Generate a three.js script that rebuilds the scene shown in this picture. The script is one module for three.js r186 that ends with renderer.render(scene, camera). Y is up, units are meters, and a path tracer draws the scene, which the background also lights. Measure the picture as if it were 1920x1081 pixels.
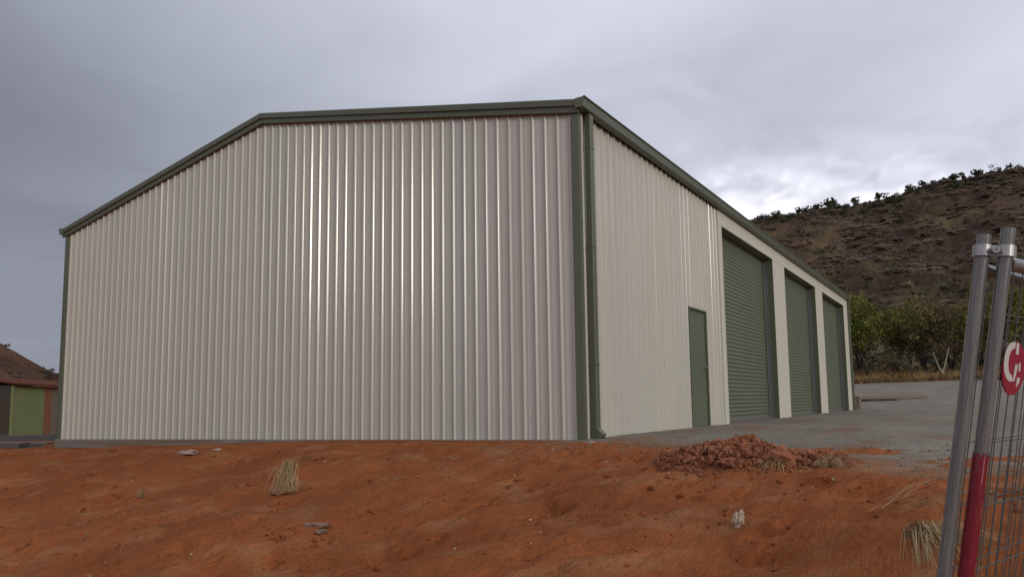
import * as THREE from 'three';
import { mergeGeometries, mergeVertices, toCreasedNormals } from 'three/addons/utils/BufferGeometryUtils.js';
import { RoundedBoxGeometry } from 'three/addons/geometries/RoundedBoxGeometry.js';
import { createNoise2D, createNoise3D } from 'simplex-noise';

// ---------------------------------------------------------------- camera, sky, sun, exposure
const scene = new THREE.Scene();
const camera = new THREE.PerspectiveCamera(43.43, 1920 / 1081, 0.05, 3000);
camera.position.set(4.3224, 0.4111, 7.8369);
camera.rotation.order = 'YXZ';
camera.rotation.set(0.0995, 0.4919, -0.0239);
camera.setViewOffset(1920, 1081, -147.1, -83.8, 1920, 1081);
scene.add(camera);

const renderer = new THREE.WebGLRenderer({ antialias: true });
renderer.toneMapping = THREE.LinearToneMapping;
renderer.toneMappingExposure = 1.07;
renderer.shadowMap.enabled = true;

function mulberry(a) { return () => { a |= 0; a = a + 0x6D2B79F5 | 0; let t = Math.imul(a ^ a >>> 15, 1 | a); t = t + Math.imul(t ^ t >>> 7, 61 | t) ^ t; return ((t ^ t >>> 14) >>> 0) / 4294967296; }; }
const n2 = createNoise2D(mulberry(11)), n3 = createNoise3D(mulberry(23));
const clamp = (v, a = 0, b = 1) => Math.min(b, Math.max(a, v));
const ss = (a, b, v) => { const t = clamp((v - a) / (b - a)); return t * t * (3 - 2 * t); };
const mix = (a, b, t) => a + (b - a) * t;
function fbm(x, y, o = 4) { let s = 0, a = 0.5, f = 1; for (let i = 0; i < o; i++) { s += a * n2(x * f + i * 17.3, y * f - i * 9.1); a *= 0.5; f *= 2.03; } return s; }
function fbm3(x, y, z, o = 4) { let s = 0, a = 0.5, f = 1; for (let i = 0; i < o; i++) { s += a * n3(x * f, y * f + i * 7.7, z * f); a *= 0.5; f *= 2.03; } return s; }

// overcast sky: a thick cloud deck, brighter overhead, with thinner cloud low over the hill
function skyTexture() {
  const W = 2048, H = 1024, d = new Float32Array(W * H * 4);
  for (let j = 0; j < H; j++) {
    const el = ((j + 0.5) / H - 0.5) * Math.PI, sy = Math.sin(el), cy = Math.cos(el);
    for (let i = 0; i < W; i++) {
      const ph = ((i + 0.5) / W - 0.5) * 2 * Math.PI, x = Math.cos(ph) * cy, z = Math.sin(ph) * cy, y = Math.max(sy, 0.0);
      const az = Math.atan2(x, -z) * 180 / Math.PI, eld = el * 180 / Math.PI;
      const k = 1 / (y + 0.22), px = x * k, pz = z * k;
      const wv = fbm(px * 0.5 + 3, pz * 0.5, 3);
      const big = fbm(px * 0.55 + wv * 0.7, pz * 0.55 - 4 + wv * 0.5, 5);
      const fine = fbm(px * 1.7 + wv, pz * 1.7 + 9, 4);
      let L = mix(0.40, 0.98, Math.pow(clamp(sy), 1.05));
      const side = 0.5 + 0.5 * Math.cos((az + 2) * Math.PI / 180);        // thinner cloud to the north-east
      const far = ss(0.15, 0.9, side);
      L *= mix(0.86, 1.02, far);
      const ba = (az + 78) / 33, bank = Math.exp(-ba * ba) * ss(58, 16, eld + 7 * wv);   // heavy dark cloud bank to the west
      L *= 1 - 0.68 * bank;
      L *= 1 + 0.25 * big + 0.10 * fine;
      // layered low cloud: bands seen edge on near the horizon
      const low = ss(0.30, 0.06, sy);
      const band = fbm(az * 0.028 + 5, eld * 0.17 + wv * 0.5, 4);
      L *= 1 + low * 0.42 * band;
      const e2 = eld + 0.5 * band, under = ss(7.0, 5.0, e2);           // lighter strip under the bank's flat base
      L *= 1 - bank * 0.42 * ss(10.5, 7.2, e2) * (1 - under) + bank * 0.75 * under + bank * 0.24 * Math.exp(-(((eld - 14 - 2 * wv) / 2.6) ** 2));
      L = mix(Math.max(L, 0.265 + 0.03 * band), L, ss(9, 19, eld));
      // break in the deck
      const gx = (az + 15) / 16, gy = (eld - 13) / 4.2, gap = Math.exp(-(gx * gx + gy * gy));
      const bits = fbm(az * 0.16 + 1.5, eld * 0.42 + 4, 5);
      L += gap * (0.36 + 0.50 * bits);
      const crisp = ss(0.24, 0.36, fbm(az * 0.22 + 31, eld * 0.5 - 3, 5)) * gap;
      L += crisp * 0.25;
      L = Math.max(L, 0.07);
      const blue = clamp(1.25 - L * 1.35, 0, 1) * 0.10 - 0.03 * gap;
      const o = (j * W + i) * 4;
      if (sy < -0.02) L *= 0.45;
      d[o] = L * (0.965 - blue); d[o + 1] = L * (0.98 - blue * 0.4); d[o + 2] = L * (1.10 + blue * 0.4); d[o + 3] = 1;
    }
  }
  const t = new THREE.DataTexture(d, W, H, THREE.RGBAFormat, THREE.FloatType);
  t.mapping = THREE.EquirectangularReflectionMapping; t.colorSpace = THREE.LinearSRGBColorSpace;
  t.magFilter = THREE.LinearFilter; t.minFilter = THREE.LinearFilter; t.wrapS = THREE.RepeatWrapping; t.needsUpdate = true;
  return t;
}
const sky = skyTexture();
scene.background = sky; scene.environment = sky;

const sun = new THREE.DirectionalLight(new THREE.Color(1, 0.95, 0.86), 1.12);
sun.position.set(34, 10, 10.5); sun.target.position.set(-4, 0, -6);
sun.castShadow = true; sun.shadow.radius = 20; sun.shadow.mapSize.set(2048, 2048);
Object.assign(sun.shadow.camera, { left: -45, right: 45, top: 45, bottom: -45, near: 1, far: 140 });
scene.add(sun, sun.target);

// ---------------------------------------------------------------- helpers
const names = {};
function numbered(n) { const k = names[n] = (names[n] ?? -1) + 1; return k ? n + '_' + String(k).padStart(3, '0') : n; }
function mesh(name, geo, mat, parent) { const m = new THREE.Mesh(geo, mat); m.name = parent ? name : numbered(name); m.castShadow = m.receiveShadow = true; (parent || scene).add(m); return m; }
function tag(o, label, category, group, kind) { o.userData.label = label; o.userData.category = category; if (group) o.userData.group = group; if (kind) o.userData.kind = kind; return o; }
function thing(name, label, category, pos = [0, 0, 0], group) { const g = new THREE.Group(); g.name = numbered(name); g.position.set(...pos); scene.add(g); return tag(g, label, category, group); }
function part(name, parent) { const g = new THREE.Group(); g.name = name; parent.add(g); return g; }
function structure(o) { o.userData.kind = 'structure'; return o; }
function copyOf(src) { const c = src.clone(); c.name = numbered(src.name.replace(/_\d{3}$/, '')); c.userData = { ...src.userData }; scene.add(c); return c; }
function mirrorX(g) { g.scale(-1, 1, 1); for (const n of ['position', 'normal', 'uv']) { const a = g.attributes[n], s = a.itemSize, q = a.array; for (let t = 0; t < a.count; t += 3) for (let k = 0; k < s; k++) { const i = (t + 1) * s + k, j = (t + 2) * s + k, v = q[i]; q[i] = q[j]; q[j] = v; } } return g; }
function bx(x0, x1, y0, y1, z0, z1) { const g = new THREE.BoxGeometry(Math.abs(x1 - x0), Math.abs(y1 - y0), Math.abs(z1 - z0)); g.translate((x0 + x1) / 2, (y0 + y1) / 2, (z0 + z1) / 2); return g; }
function rbx(x0, x1, y0, y1, z0, z1, r = 0.006) { const g = new RoundedBoxGeometry(Math.abs(x1 - x0), Math.abs(y1 - y0), Math.abs(z1 - z0), 2, r); g.translate((x0 + x1) / 2, (y0 + y1) / 2, (z0 + z1) / 2); return g; }
function tex(w, h, fn, srgb = true, rep = true) {
  const d = new Uint8Array(w * h * 4);
  for (let j = 0; j < h; j++) for (let i = 0; i < w; i++) { const c = fn(i / w, j / h, i, j), o = (j * w + i) * 4; for (let k = 0; k < 3; k++) d[o + k] = clamp(Math.round((Array.isArray(c) ? c[k] : c) * 255), 0, 255); d[o + 3] = 255; }
  const t = new THREE.DataTexture(d, w, h); t.magFilter = THREE.LinearFilter; t.minFilter = THREE.LinearMipmapLinearFilter; t.generateMipmaps = true;
  if (rep) t.wrapS = t.wrapT = THREE.RepeatWrapping; t.colorSpace = srgb ? THREE.SRGBColorSpace : THREE.NoColorSpace; t.needsUpdate = true; return t;
}
// noise that repeats over the unit square
function tile(u, v, f, seed) { const a = u * 2 * Math.PI, b = v * 2 * Math.PI, r = f / (2 * Math.PI); return 0.5 * (n3(Math.cos(a) * r + seed, Math.sin(a) * r, Math.cos(b) * r + 3 * seed) + n3(Math.sin(b) * r - seed, Math.cos(a) * r + 5, Math.sin(a) * r + seed * 2)); }
function tfbm(u, v, f, seed, o = 4) { let s = 0, a = 0.5; for (let i = 0; i < o; i++) { s += a * tile(u, v, f, seed + i * 3.7); a *= 0.55; f *= 2.1; } return s; }
const toS = l => l <= 0.0031308 ? l * 12.92 : 1.055 * Math.pow(l, 1 / 2.4) - 0.055;
const lin = (r, g, b) => new THREE.Color().setRGB(r, g, b);
function grid(xs, zs, h, col, us = 1) {
  const nx = xs.length, nz = zs.length, P = new Float32Array(nx * nz * 3), U = new Float32Array(nx * nz * 2), Cc = col ? new Float32Array(nx * nz * 3) : null, I = new Uint32Array((nx - 1) * (nz - 1) * 6);
  let p = 0;
  for (let j = 0; j < nz; j++) for (let i = 0; i < nx; i++) {
    const x = xs[i], z = zs[j], y = h(x, z), o = j * nx + i; P[o * 3] = x; P[o * 3 + 1] = y; P[o * 3 + 2] = z; U[o * 2] = x * us; U[o * 2 + 1] = -z * us;
    if (col) { const c = col(x, z, y); Cc[o * 3] = c[0]; Cc[o * 3 + 1] = c[1]; Cc[o * 3 + 2] = c[2]; }
  }
  for (let j = 0; j < nz - 1; j++) for (let i = 0; i < nx - 1; i++) { const a = j * nx + i, b = a + 1, c = a + nx, e = c + 1; I[p++] = a; I[p++] = c; I[p++] = b; I[p++] = b; I[p++] = c; I[p++] = e; }
  const g = new THREE.BufferGeometry(); g.setAttribute('position', new THREE.BufferAttribute(P, 3)); g.setAttribute('uv', new THREE.BufferAttribute(U, 2)); if (col) g.setAttribute('color', new THREE.BufferAttribute(Cc, 3));
  g.setIndex(new THREE.BufferAttribute(I, 1)); g.computeVertexNormals(); return g;
}
const range = (a, b, s) => { const n = Math.max(1, Math.round((b - a) / s)); return Array.from({ length: n + 1 }, (_, i) => a + (b - a) * i / n); };
function tube(pts, r0, r1, seg = 6, rings = 0) {
  const c = new THREE.CatmullRomCurve3(pts.map(p => new THREE.Vector3(...p))); const n = rings || Math.max(2, pts.length * 3);
  const g = new THREE.TubeGeometry(c, n, 1, seg, false), P = g.attributes.position, v = new THREE.Vector3();
  for (let i = 0; i <= n; i++) { const ctr = c.getPointAt(i / n), r = mix(r0, r1, i / n); for (let k = 0; k <= seg; k++) { const o = i * (seg + 1) + k; v.fromBufferAttribute(P, o).sub(ctr).multiplyScalar(r).add(ctr); P.setXYZ(o, v.x, v.y, v.z); } }
  g.computeVertexNormals(); return g;
}
function clodGeo(seed, det = 1, rough = 0.28, flat = 0.8) {
  let g = new THREE.IcosahedronGeometry(1, det); g.deleteAttribute('uv'); g.deleteAttribute('normal'); g = mergeVertices(g, 1e-4);
  const P = g.attributes.position, v = new THREE.Vector3();
  for (let i = 0; i < P.count; i++) { v.fromBufferAttribute(P, i); const k = 1 + rough * n3(v.x * 1.1 + seed, v.y * 1.1, v.z * 1.1 - seed) + rough * 0.5 * n3(v.x * 2.6, v.y * 2.6 + seed, v.z * 2.6); P.setXYZ(i, v.x * k, v.y * k * flat, v.z * k); }
  return toCreasedNormals(g, 0.5);
}

// ---------------------------------------------------------------- terrain height
const crest = x => 1.25 + 0.2 * n2(x * 0.35, 3.1) + 1.0 * ss(0.5, 3, x) + 1.3 * ss(2.8, 4.3, x) + 0.8 * ss(4.3, 7, x) - 0.25 * ss(-8, -14, x);
const fall = (t, x) => t < 0 ? 0 : (0.2 + 0.09 * ss(2, 4.5, x)) * (Math.sqrt(t * t + 0.36) - 0.6);
function level(x, z) {                               // smooth shape of the land near the shed
  const top = mix(-0.010, -0.165, ss(-3, -12, x)) - 0.05 * ss(0.4, 3, x) * ss(-4, 2.5, z) - 0.012 * ss(0, 3, x);
  const rise = 1.25 * ss(-20, -42, z) + 1.5 * ss(-40, -62, z);
  const t = z - crest(x);
  return top * ss(-30, -14, z) - 0.22 * ss(-13, -32, x) + rise * ss(-30, -4, x) - Math.min(fall(t, x), 1.35) - 0.05 * ss(7, 12, z);
}
function rough(x, z) {                               // lumps, hollows and clods of the graded dirt
  const a = ss(-0.2, 1.0, z) * ss(0.9, -0.5, z - 9);
  const lump = 0.055 * fbm(x * 0.55, z * 0.75, 3) + 0.035 * fbm(x * 1.7 + 5, z * 2.2, 3);
  const rg = 1 - Math.abs(fbm(x * 1.3 + 20, z * 1.9 - 7, 4)) * 2.4;
  const scar = -0.035 * ss(0.80, 0.99, rg) * ss(-0.02, 0.3, fbm(x * 0.7 + 50, z * 0.9, 3));
  const clod = 0.030 * Math.max(0, fbm(x * 4.3, z * 5.0 + 11, 3) - 0.05) * ss(-0.1, 0.4, fbm(x * 0.8 - 9, z * 1.0, 2));
  return a * (lump * ss(0, 1.2, z) + scar + clod) + 0.006 * fbm(x * 9, z * 9, 3) * (0.3 + a);
}
// hollows seen in the bank
const pits = [[0.37, 2.55, 0.2, 0.07], [1.6, 3.4, 0.22, 0.05], [0.93, 4.24, 0.14, 0.05], [3.82, 3.53, 0.14, 0.06], [2.42, 2.64, 0.2, 0.04]];
const pit = (x, z) => { let s = 0; for (const [a, b, r, d] of pits) { const q = ((x - a) ** 2 + (z - b) ** 2) / (r * r); if (q < 6) s -= d * Math.exp(-q * 1.3) * (1 + 0.8 * fbm(x * 6, z * 6, 2)); } return s; };
// small scarps where the bank has crumbled away: a steep broken lip and a ramp of loose dirt below it
const scarps = (() => { const r = mulberry(57), a = []; for (let i = 0; i < 300; i++) a.push([-14 + 19.5 * r(), 1.0 + 4.6 * r(), 0.03 + 0.17 * Math.pow(r(), 2.4), 0.02 + 0.05 * r(), (r() - 0.5) * 1.8]); return a.concat([[1.55, 3.3, 0.30, 0.06, 0.7], [2.0, 3.35, 0.16, 0.05, -0.3], [2.75, 3.1, 0.34, 0.05, -0.5], [0.9, 4.2, 0.16, 0.07, 0.1], [-2.0, 3.5, 0.24, 0.05, 0.35], [2.5, 2.9, 0.2, 0.04, -0.4], [3.7, 3.4, 0.16, 0.06, -0.2]]); })();
const scarpCell = {}; for (const s of scarps) { const k = 2.2 * s[2] + 0.1; for (let i = Math.floor((s[0] - k) * 2); i <= Math.floor((s[0] + k) * 2); i++) for (let j = Math.floor((s[1] - k) * 2); j <= Math.floor((s[1] + k) * 2); j++) (scarpCell[i + ',' + j] ||= []).push(s); }
function scarp(x, z) {
  const l = scarpCell[Math.floor(x * 2) + ',' + Math.floor(z * 2)]; if (!l) return 0; let h = 0;
  for (const [a, b, r, d, an] of l) { const c = Math.cos(an), s = Math.sin(an), dx = x - a, dz = z - b, p = dx * c + dz * s, t = -dx * s + dz * c + 0.5 * r * fbm(x * 5 + a, z * 5, 3) + p * p / r * 0.5; if (t > -0.02) h = Math.min(h, -d * Math.exp(-((p / r) ** 2)) * ss(-0.02, 0.015, t) * Math.exp(-Math.max(0, t) / (0.55 * r + 0.03))); }
  return h;
}
const dirtY = (x, z) => level(x, z) + rough(x, z) + pit(x, z) + scarp(x, z);
// where gravel lies over the dirt: the gravel sheet dips under it and rises out of it in ragged patches
const gravelEdge = x => crest(x) - 0.45 * ss(0, 2, x) - 0.1;
function gravelLift(x, z) {
  const inside = Math.min(gravelEdge(x) - z, (x - 0.0) + Math.max(0, -z - 0.15) * 6 + 0.55 * n2(z * 1.4, 8));
  return clamp(inside * 0.05 + 0.028 * fbm(x * 1.3 + 3, z * 2.2 + 8, 4) + 0.022 * fbm(x * 6, z * 8, 4) - 0.25 * Math.max(0, -inside - 0.7), -0.4, 0.012) ;
}
const gravelY = (x, z) => level(x, z) + gravelLift(x, z) + 0.004 * fbm(x * 5, z * 5, 3) + 0.012 * fbm(x * 0.7, z * 0.7, 2);

// hills: a long rocky ridge behind the yard, a lower one beyond the green shed
function ridge(x, z) {
  const cx = -275 + 5 * n2(x * 0.008, 1), H = 74.6 * ss(-280, -45, x) * (1 - 0.12 * ss(60, 260, x)) + 0.8 * n2(x * 0.03, 4) + 0.5 * n2(x * 0.11, 9);
  const t = clamp((-66 - z) / (-66 - cx));
  let y = z > cx ? H * (0.62 * Math.pow(t, 1.15) + 0.38 * Math.pow(t, 2.4)) : H * (1 - 0.45 * ss(0, 260, cx - z));
  const k = ss(0.02, 0.25, t);
  y += k * (4.5 * fbm(x * 0.018, z * 0.02, 4) * (1 - ss(0.85, 1, t) * 0.7));
  const st = y / 2.6 + 1.1 * fbm(x * 0.02, z * 0.03, 3), fr = st - Math.floor(st);   // rock ledges
  y += k * 2.3 * (ss(0.3, 0.5, fr) - fr) * clamp(0.45 + 1.3 * fbm(x * 0.035, z * 0.05, 3), 0, 1.1) + k * 0.9 * fbm(x * 0.13, z * 0.16, 4);
  return y;
}
function mound(x, z) {
  const rx = x - 4, rz = z - 8, dd = rx * -0.924 + rz * -0.383, q = rx * 0.383 - rz * 0.924;   // along and across the spur's axis
  const h = clamp(15.5 - 0.70 * q + 3 * fbm(x * 0.03, z * 0.03, 3), 0, 46 + 6 * fbm(x * 0.02, z * 0.02, 3));
  return h * ss(105, 190, dd) * ss(460, 300, dd) * (1 + 0.1 * fbm(x * 0.06, z * 0.06, 4)) + 0.9 * fbm(x * 0.15, z * 0.15, 4) * ss(1, 6, h);
}

// ---------------------------------------------------------------- materials
function painted(r, g, b, rough_ = 0.42, v = 0.05, can = 0) {
  const t = tex(256, 256, (u, w) => { const s = 1 - v + v * 1.1 * tfbm(u, w * 0.25, 60, 4, 3) + v * 0.9 * tfbm(u, w, 5, 9, 3); return [toS(r * s), toS(g * s), toS(b * s)]; });
  const ro = tex(256, 256, (u, w) => rough_ + 0.03 * tfbm(u, w, 5, 2, 3), false);
  const o = { map: t, roughness: 1, roughnessMap: ro };
  if (can) { o.bumpMap = tex(512, 64, (u, w) => 0.5 + 0.45 * tfbm(u, 0.3, 34, 6, 3), false); o.bumpMap.repeat.set(0.31, 0.31); o.bumpScale = can; }
  t.repeat.set(0.31, 0.31); ro.repeat.set(0.31, 0.31);
  return new THREE.MeshStandardMaterial(o);
}
const M = {};
M.clad = [[0.50, 0.474, 0.402], [0.478, 0.460, 0.395], [0.52, 0.485, 0.405], [0.498, 0.464, 0.402]].map((c, i) => painted(...c, [0.20, 0.26, 0.18, 0.23][i], 0.035, 0.005));
M.flat = painted(0.60, 0.562, 0.455, 0.5);
M.trim = painted(0.106, 0.117, 0.076, 0.42, 0.08);
M.door = painted(0.118, 0.130, 0.082, 0.5, 0.08);
M.dark = new THREE.MeshStandardMaterial({ color: lin(0.03, 0.03, 0.028), roughness: 0.8 });
M.galv = new THREE.MeshStandardMaterial({ roughness: 0.5, metalness: 0.2, map: tex(256, 256, (u, v) => { const s = 0.165 + 0.10 * tfbm(u, v, 9, 6, 4) + 0.06 * tfbm(u, v, 40, 3, 2); return [toS(s * 1.03), toS(s), toS(s * 0.94)]; }), roughnessMap: tex(256, 256, (u, v) => 0.5 + 0.25 * tfbm(u, v, 12, 8, 4), false) });
M.wire = new THREE.MeshStandardMaterial({ color: lin(0.085, 0.083, 0.08), roughness: 0.6, metalness: 0.2 });
M.steel = new THREE.MeshStandardMaterial({ color: lin(0.42, 0.41, 0.4), roughness: 0.42, metalness: 0.85 });
M.concrete = new THREE.MeshStandardMaterial({ roughness: 0.92, map: tex(256, 256, (u, v) => { const s = 0.19 + 0.09 * tfbm(u, v, 6, 5, 5), m = ss(-0.25, 0.25, tfbm(u, v, 4, 15, 5)); return [toS(s * mix(1, 0.92, m)), toS(s * mix(0.93, 0.62, m)), toS(s * mix(0.82, 0.42, m))]; }) });
const dirtMap = tex(1024, 1024, (u, v) => {
  const a = tfbm(u, v, 7, 1, 5), b = tfbm(u, v, 46, 5, 3), c = tile(u, v, 120, 8), s = 1 + 0.14 * a + 0.24 * b + 0.18 * c, y = 0.16 * tfbm(u, v, 11, 13, 3);
  return [toS(0.55 * s), toS(0.52 * s * (1 + y)), toS(0.5 * s * (1 + y * 1.4))];
});
const dirtBump = tex(1024, 1024, (u, v) => { const b = tfbm(u, v, 30, 5, 5), r = 1 - Math.abs(tfbm(u, v, 14, 3, 4)) * 2; return 0.5 + 0.42 * b - 0.22 * ss(0.86, 1, r) + 0.08 * tile(u, v, 130, 4); }, false);
M.dirt = new THREE.MeshPhysicalMaterial({ specularIntensity: 0.2, vertexColors: true, map: dirtMap, bumpMap: dirtBump, bumpScale: 0.015, roughness: 0.97 });
const gravelMap = tex(1024, 1024, (u, v) => { const a = tfbm(u, v, 6, 3, 4), b = tile(u, v, 90, 5), c = tile(u, v, 170, 2), s = 1 + 0.25 * a + 0.3 * b + 0.28 * c; return [toS(0.5 * s), toS(0.5 * s), toS(0.5 * s)]; });
const gravelBump = tex(1024, 1024, (u, v) => 0.5 + 0.3 * tile(u, v, 90, 5) + 0.25 * tile(u, v, 170, 2), false);
M.gravel = new THREE.MeshPhysicalMaterial({ specularIntensity: 0.2, vertexColors: true, map: gravelMap, bumpMap: gravelBump, bumpScale: 0.012, roughness: 0.95 });
M.land = new THREE.MeshPhysicalMaterial({ specularIntensity: 0.2, vertexColors: true, map: dirtMap, bumpMap: dirtBump, bumpScale: 0.05, roughness: 1 });
const rockMap = tex(1024, 1024, (u, v) => { const a = tfbm(u, v * 1, 8, 2, 5), b = tfbm(u, v, 34, 6, 4), s = 1 + 0.5 * a + 0.55 * b; return [toS(0.5 * s), toS(0.48 * s), toS(0.46 * s)]; });
M.rock = new THREE.MeshPhysicalMaterial({ specularIntensity: 0.2, vertexColors: true, map: rockMap, bumpMap: rockMap, bumpScale: 0.9, roughness: 1 });
M.clod = new THREE.MeshPhysicalMaterial({ specularIntensity: 0.2, roughness: 0.98, color: lin(0.21, 0.078, 0.042) });
M.clods = [[0.23, 0.088, 0.046], [0.27, 0.115, 0.064], [0.19, 0.069, 0.036], [0.29, 0.14, 0.084]].map(c => new THREE.MeshPhysicalMaterial({ specularIntensity: 0.2, roughness: 0.98, color: lin(...c) }));
M.straw = new THREE.MeshPhysicalMaterial({ specularIntensity: 0.2, vertexColors: true, roughness: 0.9, side: THREE.DoubleSide });
M.leaf = new THREE.MeshPhysicalMaterial({ specularIntensity: 0.2, vertexColors: true, roughness: 0.9, side: THREE.DoubleSide });
M.bark = new THREE.MeshStandardMaterial({ color: lin(0.055, 0.04, 0.03), roughness: 1 });
M.paleBark = new THREE.MeshStandardMaterial({ color: lin(0.34, 0.30, 0.24), roughness: 1 });

// ---------------------------------------------------------------- ground
const dirtCol = (x, z) => {
  const a = fbm(x * 0.4, z * 0.5, 4), b = fbm(x * 2.1 + 7, z * 2.6, 3), dusty = ss(0.05, 0.5, fbm(x * 0.9 - 3, z * 1.5 + 6, 4));
  const s = (1 + 0.24 * a + 0.09 * b), grey = 0.5 * ss(-0.15, 0.5, fbm(x * 1.1 + 40, z * 1.9, 4)) * ss(2.4, 0.3, z - 0.3 * ss(0, 3, x) * 3);
  const r = mix(0.39, 0.425, dusty), g = mix(0.128, 0.178, dusty), bl = mix(0.042, 0.073, dusty);
  return [s * mix(r, 0.40, grey), s * mix(g, 0.20, grey), s * mix(bl, 0.10, grey)];
};
structure(mesh('dirt_bank', grid(range(-16, 7.5, 0.03), range(-0.6, 7.2, 0.027), dirtY, dirtCol, 1 / 2.3), M.dirt));
const gravelCol = (x, z) => { const s = 1 + 0.22 * fbm(x * 0.5, z * 0.3, 4) + 0.12 * fbm(x * 2, z * 2.4, 3), m = 0.5 * fbm(x * 3.1 + 4, z * 4.2 - 2, 4), w = clamp(ss(1.5, -0.05, gravelEdge(x) - z + 1.6 * m) * 0.9 + 0.5 * ss(0.05, 0.5, fbm(x * 0.6, z * 0.35, 4)) * ss(-16, -1, z) + 0.08); return [s * mix(0.40, 0.40, w), s * mix(0.362, 0.190, w), s * mix(0.292, 0.092, w)]; };
const gz = [...range(-46, -12, 0.34), ...range(-11.8, -3.06, 0.11), ...range(-3, 5.4, 0.034)];
structure(mesh('gravel_yard', grid(range(-1.2, 9, 0.042), gz.filter(z => z > -24), gravelY, gravelCol, 1 / 1.7), M.gravel));
structure(mesh('gravel_yard', grid(range(-26, 40, 0.5), range(-46, -23.2, 0.38), (x, z) => level(x, z) + 0.05 * ss(-45.5, -43, z) - 0.035 - 0.3 * ss(14, 40, x), gravelCol, 1 / 1.7), M.gravel));
const lx = [...range(-900, -120, 20), ...range(-118, -20, 3), ...range(-19, 40, 1), ...range(43, 150, 4), ...range(160, 900, 20)];
const lz = [...range(-900, -130, 20), ...range(-127, -48, 2.5), ...range(-47, 10, 0.8), ...range(12, 60, 3), ...range(75, 900, 25)];
structure(mesh('ground', grid(lx, lz, (x, z) => level(x, z) - 0.09 - 0.25 * ss(-46, -44, z) * ss(-24, -44, z) * 0 + 0.05 * fbm(x * 0.2, z * 0.2, 3) * ss(20, 60, Math.hypot(x, z)), (x, z) => { const s = 1 + 0.3 * fbm(x * 0.06, z * 0.06, 4), d = ss(-0.1, 0.3, fbm(x * 0.09 + 3, z * 0.12, 3)) * ss(-47, -52, z); return [s * mix(0.36, 0.40, d), s * mix(0.135, 0.27, d), s * mix(0.06, 0.13, d)]; }, 0.2), M.land));
const hillCol = (x, z, y) => {
  const a = fbm(x * 0.022, z * 0.03, 4), b = fbm(x * 0.11, y * 0.55, 3), grass = ss(0.0, 0.5, fbm(x * 0.03 + 9, z * 0.04, 4)), s = 0.95 * (1 + 0.6 * a + 0.55 * b);
  return [s * mix(0.148, 0.178, grass), s * mix(0.100, 0.138, grass), s * mix(0.068, 0.074, grass)];
};
structure(mesh('hill', grid(range(-170, 150, 1.05), range(-330, -64, 1.15), (x, z) => level(x, z) - 0.3 + ridge(x, z), hillCol, 0.035), M.rock));
structure(mesh('hill', grid(range(-460, -90, 2), range(-300, 120, 2.2), (x, z) => mound(x, z) - 1.4, (x, z, y) => { const c = hillCol(x, z, y); return [c[0] * 1.15, c[1] * 0.92, c[2] * 0.85]; }, 0.035), M.rock));

// ---------------------------------------------------------------- the steel shed
const W = 12.05, HE = 4.17, R = 1.13, L = 21.14, PITCH = 0.1905;
const roofLine = x => HE + R * (1 - Math.abs(x + W / 2) / (W / 2));
const ribShape = [[0.0000, 0.0240], [0.0040, 0.0240], [0.0056, 0.0236], [0.0069, 0.0226], [0.0079, 0.0211], [0.0182, 0.0024], [0.0196, 0.0005], [0.0220, 0.0]];   // half rib, rounded shoulders
const prof = u => {                                   // trapezoidal rib with two faint swages per pan
  let t = ((u / PITCH) % 1 + 1) % 1 - 0.5; t *= PITCH; const a = Math.abs(t);
  for (let k = 0; k < ribShape.length - 1; k++) if (a <= ribShape[k + 1][0]) return mix(ribShape[k][1], ribShape[k + 1][1], (a - ribShape[k][0]) / (ribShape[k + 1][0] - ribShape[k][0]));
  const q = a - 0.060; return Math.abs(q) < 0.008 ? 0.0034 * (1 - Math.abs(q) / 0.008) : 0;
};
const half = [...ribShape.slice(1).map(p => p[0]), 0.052, 0.060, 0.068];
const knots = [-0.5, ...half.map(a => -a / PITCH), ...half.map(a => a / PITCH)];
function sheetGeo(u0, u1, bottom, top, place, cuts = []) {
  const us = new Set([u0, u1]); for (const c of cuts) if (c > u0 + 1e-4 && c < u1 - 1e-4) us.add(c);
  for (let k = Math.floor(u0 / PITCH) - 1; k <= Math.ceil(u1 / PITCH) + 1; k++) for (const q of knots) { const u = (k + 0.5 + q) * PITCH; if (u > u0 + 1e-4 && u < u1 - 1e-4) us.add(u); }
  const s = [...us].sort((a, b) => a - b), P = [], U = [];
  for (let i = 0; i < s.length - 1; i++) {
    const a = s[i], b = s[i + 1], m = (a + b) / 2, pa = prof(a), pb = prof(b), y0 = bottom(m);
    const q = [[a, y0, pa], [b, y0, pb], [b, top(b), pb], [a, y0, pa], [b, top(b), pb], [a, top(a), pa]];
    for (const [u, y, d] of q) { P.push(...place(u, y, d)); U.push(u, y); }
  }
  const g = new THREE.BufferGeometry(); g.setAttribute('position', new THREE.Float32BufferAttribute(P, 3)); g.setAttribute('uv', new THREE.Float32BufferAttribute(U, 2)); g.computeVertexNormals(); return toCreasedNormals(g, 0.62);
}
function cladWall(parent, name, u0, u1, bottom, top, place, cuts, seed) {
  const w = part(name, parent), SW = PITCH * 4; const rnd = mulberry(seed);
  for (let a = u0; a < u1 - 0.02; ) { const b = Math.min(u1, (Math.floor(a / SW + 1e-6) + 1) * SW); mesh('cladding_sheet', sheetGeo(a, b, bottom, top, place, cuts), M.clad[Math.floor(rnd() * 4)], w); a = b; }
  return w;
}
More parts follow.
